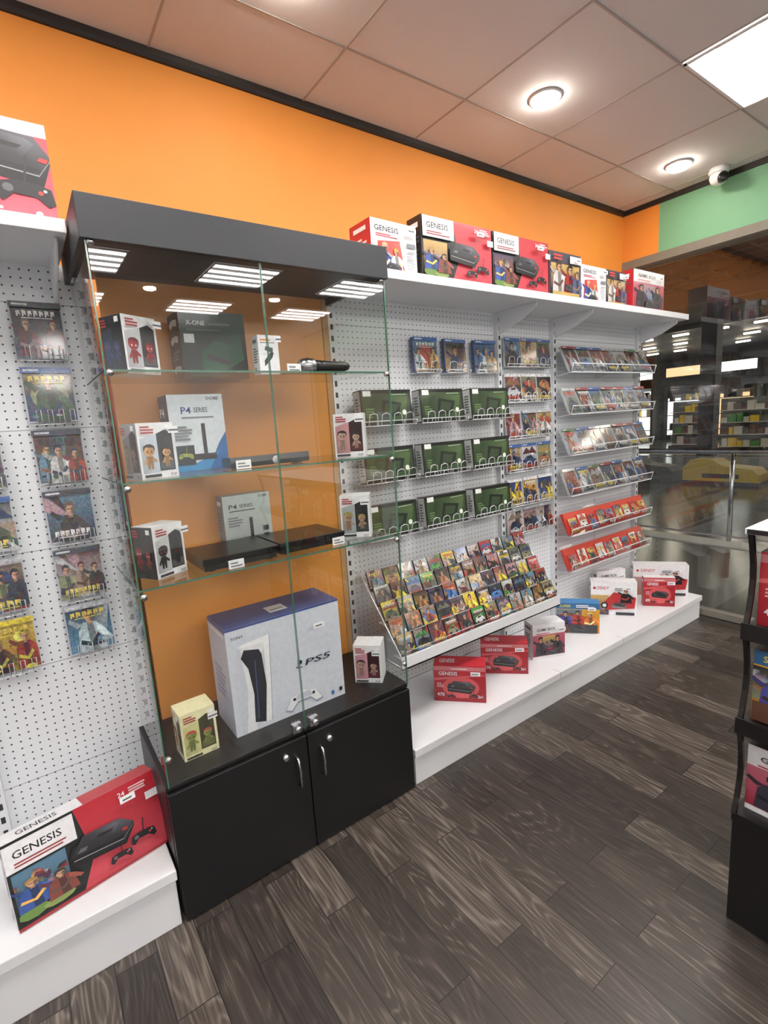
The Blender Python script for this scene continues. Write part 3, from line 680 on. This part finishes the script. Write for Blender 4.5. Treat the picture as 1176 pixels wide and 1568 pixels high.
# ------------------------------------------------------------- wire shelves with boxes
def wire_row(b, x0, x1, z, dep, lip, step=.05):
    for y in (YP-.01, YP-dep*.5, YP-dep): b.tube([(x0, y, z), (x1, y, z)], .0024)
    b.tube([(x0, YP-dep-.004, z+lip), (x1, YP-dep-.004, z+lip)], .0024)
    n = max(2, int((x1-x0)/step))
    for i in range(n+1):
        x = x0+(x1-x0)*i/n; b.tube([(x, YP, z-.002), (x, YP-dep, z-.002), (x, YP-dep-.005, z+lip)], .0016)
def scallop(b, x0, x1, z, y, lip, n):
    for i in range(n):
        a0 = x0+(x1-x0)*i/n; w = (x1-x0)/n
        b.tube([(a0+w*.12, y, z), (a0+w*.2, y-.003, z+lip), (a0+w*.5, y-.004, z+lip*1.15), (a0+w*.8, y-.003, z+lip), (a0+w*.88, y, z)], .0021)
for zi, z in enumerate((1.495, 1.24, .98)):
    for ci, (x0, x1) in enumerate(((1.225, 1.525), (1.56, 1.86), (1.895, 2.20))):
        b = B(); wire_row(b, x0, x1, z-.003, .13, .02, .06); scallop(b, x0+.02, x1-.01, z, YP-.134, .045, 4); b.done('wire_shelf')
        b = B(); M = Matrix.Translation((x0+.008, YP-.118, z)) @ Matrix.Rotation(math.radians(-5), 4, 'X')
        W = x1-x0-.02; r = random.Random(zi*3+ci)
        b.M = M; b.box(0, W, 0, .055, 0, .155, 'printed_card', (10, 12, 11)); b.M = Matrix()
        a = Art(b, M, W, .155)
        a.rect(.035, .06, .965, .9, (30, 48, 26), (50, 70, 40)); a.poly([(.1, .1), (.85, .1), (.93, .8), (.25, .88)], (40, 70, 36), [(24, 40, 24), (46, 74, 40), (76, 100, 60), (30, 52, 28)])
        a.poly([(.35, .2), (.72, .24), (.8, .62), (.42, .72)], (18, 28, 20)); a.poly([(.42, .3), (.66, .32), (.72, .56), (.48, .62)], (46, 64, 40)); a.circ(.84, .34, .012, (230, 236, 226)); a.lines(.08, .2, .25, .5, 4, (90, 120, 70), r)
        a.rect(0, .93, 1, 1, (10, 13, 12)); a.rect(.05, .82, .2, .97, (236, 238, 236)); a.rect(.6, .84, .9, .87, (140, 160, 130))
        a2 = Art(b, M @ Matrix.Translation((0, .055, 0)) @ Matrix.Rotation(math.radians(-90), 4, 'Z'), .055, .155); a2.rect(.05, .03, .95, .97, (196, 200, 196)); a2.lines(.2, .2, .8, .8, 7, (90, 100, 90), r)
        b.done('hard_drive_box')
def game_row(name, x0, x1, n, z, w, h, seed, head, y=YP-.035, pal=PAL, dep=.05, case=(60, 80, 130)):
    b = B(); r = random.Random(seed)
    for i in range(n):
        x = x0+(x1-x0-w)*i/max(1, n-1)
        M = Matrix.Translation((x, y-.012, z)) @ Matrix.Rotation(math.radians(-5), 4, 'X') @ Matrix.Rotation(math.radians(r.uniform(-2, 2)), 4, 'Z')
        cover(b, M, w, h, r, head, pal, case=case)
    wire_row(b, x0, x1, z-.004, dep+.01, .015, .05); scallop(b, x0, x1, z, YP-dep-.012, .045, n*2)
    b.done(name)
BLU = [(30, 50, 90), (60, 96, 140), (110, 150, 180), (196, 204, 212), (30, 36, 56), (150, 60, 56), (180, 140, 80)]
game_row('video_game_cases', 1.60, 1.755, 1, 1.735, .15, .165, 1, PSH, pal=BLU)
game_row('video_game_cases', 1.80, 1.96, 1, 1.735, .155, .165, 2, PSH, pal=BLU)
game_row('video_game_cases', 2.01, 2.20, 1, 1.735, .16, .165, 3, PSH, pal=BLU)
for i, z in enumerate((1.77, 1.575, 1.37, 1.18, .98, .805)):
    pal = [(226, 200, 60), (50, 70, 130), (214, 180, 60), (180, 70, 50), (60, 60, 70)] if i == 4 else PAL
    game_row('video_game_cases', 2.245, 2.655, 3, z, .132, .155, 20+i, (PSH, WHT, (190, 194, 200))[i % 3], pal=pal, case=(200, 204, 210))
PALR = [(170, 176, 184), (60, 90, 140), (70, 90, 76), (150, 156, 156), (110, 50, 46), (40, 54, 84), (200, 198, 196), (100, 90, 80), (120, 130, 120), (36, 40, 46), (150, 86, 70), (70, 110, 160)]
for i, z in enumerate((1.73, 1.485, 1.24, .99, .735, .505)):
    b = B(); r = random.Random(60+i); x0, x1 = 2.70, 3.66; yb, yf = YP-.03, YP-.15
    org = i >= 4
    b.add([(x0, yf, z), (x1, yf, z), (x1, yf-.012, z+.05), (x0, yf-.012, z+.05)], [(0, 1, 2, 3)], 'acrylic')
    b.box(x0, x1, yf-.0145, yf-.011, z+.047, z+.052, 'white_metal'); b.box(x0, x1, yf-.003, yf+.003, z-.003, z+.003, 'white_metal')
    b.add([(x0, yf, z), (x1, yf, z), (x1, yb, z+.17), (x0, yb, z+.17)], [(0, 1, 2, 3)], 'acrylic')
    for x in (x0, (x0+x1)/2, x1):
        b.prism([(yb+.03, z+.17), (yb+.03, z-.02), (yf, z-.003), (yf-.012, z+.05), (yf-.005, z+.05), (yf+.006, z+.012), (yb+.01, z+.02), (yb+.018, z+.17)], x-.0015, x+.0015, 'acrylic')
        b.tube([(x, yf-.014, z+.052), (x, yf, z), (x, yb+.03, z-.02)], .0022)
    if not org:
        n = 7; w = .13
        for k in range(n):
            M = Matrix.Translation((x0+.006+k*.1365, yf+.012, z+.006)) @ Matrix.Rotation(math.radians(-24), 4, 'X')
            cover(b, M, w, .165, r, r.choice((PSH, (80, 124, 80), (160, 54, 50), (200, 204, 206))), PALR, case=(190, 198, 200))
    else:
        OP = [(190, 60, 44), (226, 226, 220), (160, 34, 30), (210, 110, 80), (80, 110, 160), (220, 190, 100), (226, 226, 220), (60, 60, 66)]
        M = Matrix.Translation((x0+.005, yf+.01, z+.005)) @ Matrix.Rotation(math.radians(-24), 4, 'X')
        b.M = M; b.box(0, .94, 0, .02, 0, .145, 'printed_card', (196, 50, 38)); b.M = Matrix()
        a = Art(b, M, .94, .145)
        a.rect(0, 0, 1, 1, (190, 42, 32), (212, 70, 52))
        for k in range(9):
            M2 = M @ Matrix.Translation((.012+k*.103, -.012, .004+.012*(k % 2)))
            cover(b, M2, .088, .1, r, None, OP, depth=.01, case=(206, 60, 46))
    b.done('video_game_ledge')
b = B(); r = random.Random(99); x0, x1 = 1.18, 2.27
p0 = Vector((0, 1.62, .51)); p1 = Vector((0, 1.87, .815))
DP = PAL+[(236, 214, 60), (230, 200, 40), (60, 150, 60), (30, 30, 34), (24, 26, 34), (180, 40, 34), (60, 110, 180)]
for k in range(5):
    t = k/5; y = p0.y+(p1.y-p0.y)*t; z = p0.z+(p1.z-p0.z)*t
    b.box(x0, x1, y, y+.05, z, z+.004, 'white_metal'); b.tube([(x0, y, z+.025), (x1, y, z+.025)], .0012)
    for i in range(12):
        M = Matrix.Translation((x0+.01+i*.09, y+.006, z+.005+r.uniform(0, .006))) @ Matrix.Rotation(math.radians(-22+r.uniform(-3, 3)), 4, 'X') @ Matrix.Rotation(math.radians(r.uniform(-3, 3)), 4, 'Z')
        cover(b, M, .082, .09, r, None, DP, depth=.008, case=(30, 30, 34))
for x in (x0-.004, x1):
    b.prism([(p0.y-.01, .48), (p0.y-.01, .515), (p1.y, .82), (p1.y+.03, .82), (YP, .78), (YP, .48)], x, x+.004, 'acrylic')
    b.tube([(x, p0.y-.01, .48), (x, p0.y-.01, .53), (x, p1.y+.02, .84), (x, YP, .84)], .003)
    b.tube([(x, p0.y-.01, .48), (x, YP, .48)], .003)
b.box(x0, x1, p0.y-.012, p0.y-.006, .465, .52, 'white_laminate'); b.box(x0, x1, p0.y-.012, YP, .465, .472, 'white_laminate')
b.done('disc_display_rack')

# ------------------------------------------------------------- black rack (right foreground)
br_ = empty('black_display_rack')
RX0, RX1, RY0, RY1 = 1.48, 2.05, -.75, .49
b = B()
b.box(RX0+.01, RX1-.02, RY0, RY1, 0, .34, 'rack_black')
b.box(RX0, RX1, RY0, RY1, .335, .36, 'rack_black')
for z in (.622, .893): b.box(RX0-.01, RX1, RY0, RY1, z, z+.018, 'rack_black'); b.box(RX0-.014, RX0-.008, RY0, RY1, z-.01, z+.035, 'rack_black')
for y in (RY0, (RY0+RY1)/2, RY1-.012):
    b.box(RX0+.26, RX0+.28, y, y+.012, .36, 1.16, 'rack_black')
    for z0_, z1_ in ((.36, .625), (.64, .895), (.911, 1.165)):
        n = 6
        pts = [(RX0-.005+.03*math.sin(math.pi*j/n), z0_+(z1_-z0_)*j/n) for j in range(n+1)]
        pts = pts + [(x+.012, z) for x, z in pts[::-1]]
        vs = [(x, y, z) for x, z in pts]+[(x, y+.012, z) for x, z in pts]; m = len(pts)
        b.add(vs, [tuple(range(m)), tuple(range(m, 2*m))[::-1]]+[(i, i+m, (i+1) % m+m, (i+1) % m) for i in range(m)], 'rack_black')
b.box(RX0+.27, RX0+.275, RY0, RY1, .36, 1.16, 'rack_black')
b.done('frame', br_)
b = B(); b.box(RX0-.01, RX1, RY0, RY1+.005, 1.165, 1.18, 'white_laminate'); b.box(RX0-.012, RX0-.0095, RY0, RY1, 1.166, 1.179, 'rack_black'); b.done('top_panel', br_, .001)
k = 0
for z, arts in ((.3605, (art_pinkd, art_white_red, art_dark)), (.6405, (art_cartoon, art_split, art_dark)), (.9115, (art_red, art_dark, art_white_red))):
    for j, f in enumerate(arts):
        k += 1; pbox('game_console_box', RX0+.045, .474-j*.3, z, .27, .1, .2, -90, f, None, col=(70, 66, 70), seed=k)

# ------------------------------------------------------------- mall beyond the glass
XE = 26
b = B(); b.box(XR+.12, XE, -8, 20, -.1, 0, 'mall_floor'); b.box(5.85, 6.12, -8, 20, 0, .012, 'mall_white')
for x in (12.2, 16.5): b.box(x, x+.25, -8, 20, 0, .006, 'mall_white')
b.done('floor_mall_corridor')
b = B(); b.box(XR+.12, XE, -8, 20, 3.55, 3.65, 'mall_dark')
for i in range(17): x = 4.1+i*.32; b.box(x, x+.04, -8, 16, 3.34, 3.40, 'mall_red')
for i in range(60): y = -7.8+i*.4; b.box(4.0, 9.3, y, y+.04, 3.34, 3.40, 'mall_red')
b.box(9.3, 9.45, -8, 20, 3.1, 3.55, 'mall_red'); b.box(13.0, 13.1, -8, 20, 3.2, 3.55, 'mall_grey')
b.done('ceiling_mall_grille')
b = B()
for x in (13.6, 15.8, 18, 20.2):
    for j in range(26): y = -6+j*1.0; b.box(x, x+.1, y, y+.4, 3.44, 3.48, 'mall_lamp')
for x in (5.5, 7.5):  # near rows: extra lamps added out of view to brighten the corridor
    for y in (-6, -3.5, -1, 7.5, 10): b.box(x, x+.3, y, y+1.2, 3.3, 3.33, 'mall_lamp')
b.done('mall_ceiling_lights')
b = B(); b.box(XE, XE+.2, -8, 20, -.1, 3.6, 'mall_dark'); b.done('wall_mall_far')
b = B(); b.box(XR+.12, XE, 20, 20.2, -.1, 3.6, 'mall_dark'); b.done('wall_mall_left')
b = B(); b.box(XR+.12, XE, -8.2, -8, -.1, 3.6, 'mall_dark'); b.done('wall_mall_right')
r = random.Random(5)
b = B()
y = -7.5
while y < 18:
    w = r.uniform(.9, 1.9); zt = r.uniform(1.9, 2.6)
    b.box(23.4, XE-.02, y, y+w, .001, zt, 'mall_grey'); b.box(22.9, 23.0, y+.08, y+w-.08, .25, zt-.15, r.choice(('shop_glow', 'shop_glow_warm', 'mall_grey', 'shop_glow', 'mall_red')))
    for q in range(3): b.box(22.6, 22.85, y+.1, y+w-.1, .45+q*.6, .48+q*.6, 'mall_dark')
    for q in range(12):
        yy = y+.12+r.random()*(w-.5); zz = .48+.6*r.randint(0, 2); b.box(22.62, 22.8, yy, yy+r.uniform(.1, .3), zz, zz+r.uniform(.2, .45), r.choice(('mall_red', 'mall_yellow', 'mall_green', 'mall_white', 'mall_grey', 'mall_dark')))
    b.box(22.4, 23.4, y-.05, y+.05, .001, zt+.4, 'mall_dark')
    if r.random() < .7: b.box(22.3, 22.4, y, y+w*.85, 2.65, 3.0, r.choice(('shop_glow', 'mall_red', 'shop_glow_warm', 'mall_grey')))
    y += w+r.uniform(.1, .5)
b.done('shop_fronts')
r = random.Random(15)
for (x, y) in ((17.4, 5.0), (18.4, 7.4), (17, 10.2), (14, 1.0), (16, -2), (19, 3)):
    b = B(); L = r.uniform(1.2, 1.8); b.box(x, x+.6, y, y+L, 0, .12, 'mall_dark'); b.box(x+.28, x+.32, y, y+L, .12, 1.6, 'mall_grey')
    for q in range(4):
        z = .15+q*.36; b.box(x+.02, x+.3, y, y+L, z, z+.02, 'mall_white'); yy = y+.03
        while yy < y+L-.25:
            w = r.uniform(.1, .24); b.box(x+.06, x+.26, yy, yy+w, z+.02, z+r.uniform(.14, .3), r.choice(('mall_red', 'mall_yellow', 'mall_green', 'mall_white', 'mall_grey', 'mall_white'))); yy += w+.02
    b.done('island_display_stand')
for x, y in ((12.3, 4.95), (8.0, -3.5), (12.3, 9.6), (12.3, .3), (8, 11)):
    b = B(); b.box(x-.15, x+.15, y-.15, y+.15, 0, 3.54, 'mall_dark'); b.box(x-.19, x+.19, y-.19, y+.19, 0, .12, 'mall_grey'); b.done('mall_column')
b = B()
b.tube([(6.1, -7, .98), (6.1, 14, .98)], .03, 'steel', 8)
b.add([(6.1, -7, .06), (6.1, 14, .06), (6.1, 14, .92), (6.1, -7, .92)], [(0, 1, 2, 3)], 'glass_window')
b.tube([(6.1, -7, .92), (6.1, 14, .92)], .008, 'steel', 6); b.tube([(6.1, -7, .06), (6.1, 14, .06)], .012, 'steel', 6)
for i in range(16):
    y = -6.9+i*1.3; b.tube([(6.1, y, .012), (6.1, y, .97)], .025, 'steel', 8)
b.done('corridor_glass_railing')
# low yellow play-zone barriers behind the railing
for i, y in enumerate((1.9, 3.35, 4.8, 6.25)):
    b = B(); b.prism([(y, 0), (y, .2), (y+.1, .3), (y+.55, .34), (y+.75, .46), (y+1.1, .46), (y+1.25, .3), (y+1.25, 0)], 10.4, 10.9, ('mall_yellow', 'mall_yellow', 'mall_grey', 'mall_yellow')[i])
    b.box(10.38, 10.92, y-.02, y+1.27, 0, .06, 'mall_dark'); b.box(10.385, 10.4, y+.3, y+.9, .12, .2, 'mall_dark'); b.done('play_zone_barrier', bevel=.01)

# ------------------------------------------------------------- world, camera
w = bpy.data.worlds.new('World'); sc.world = w; w.use_nodes = True
w.node_tree.nodes['Background'].inputs[0].default_value = (.9, .93, 1, 1)
w.node_tree.nodes['Background'].inputs[1].default_value = .15
cam = bpy.data.cameras.new('camera'); co = bpy.data.objects.new('camera', cam); sc.collection.objects.link(co)
cam.sensor_fit = 'HORIZONTAL'; cam.sensor_width = 36; cam.lens = 36*774/1176
cam.clip_start = .02; cam.clip_end = 100
rt = Vector((.8089, -.5844, -.0635)); up = Vector((.1512, .1030, .9832)); fw = Vector((.5682, .8049, -.1712))
m = Matrix.Identity(4)
for i in range(3): m[i][0] = rt[i]; m[i][1] = up[i]; m[i][2] = -fw[i]
m = m.to_quaternion().to_matrix().to_4x4()
co.matrix_world = Matrix.Translation((0, 0, 1.5)) @ m
sc.camera = co
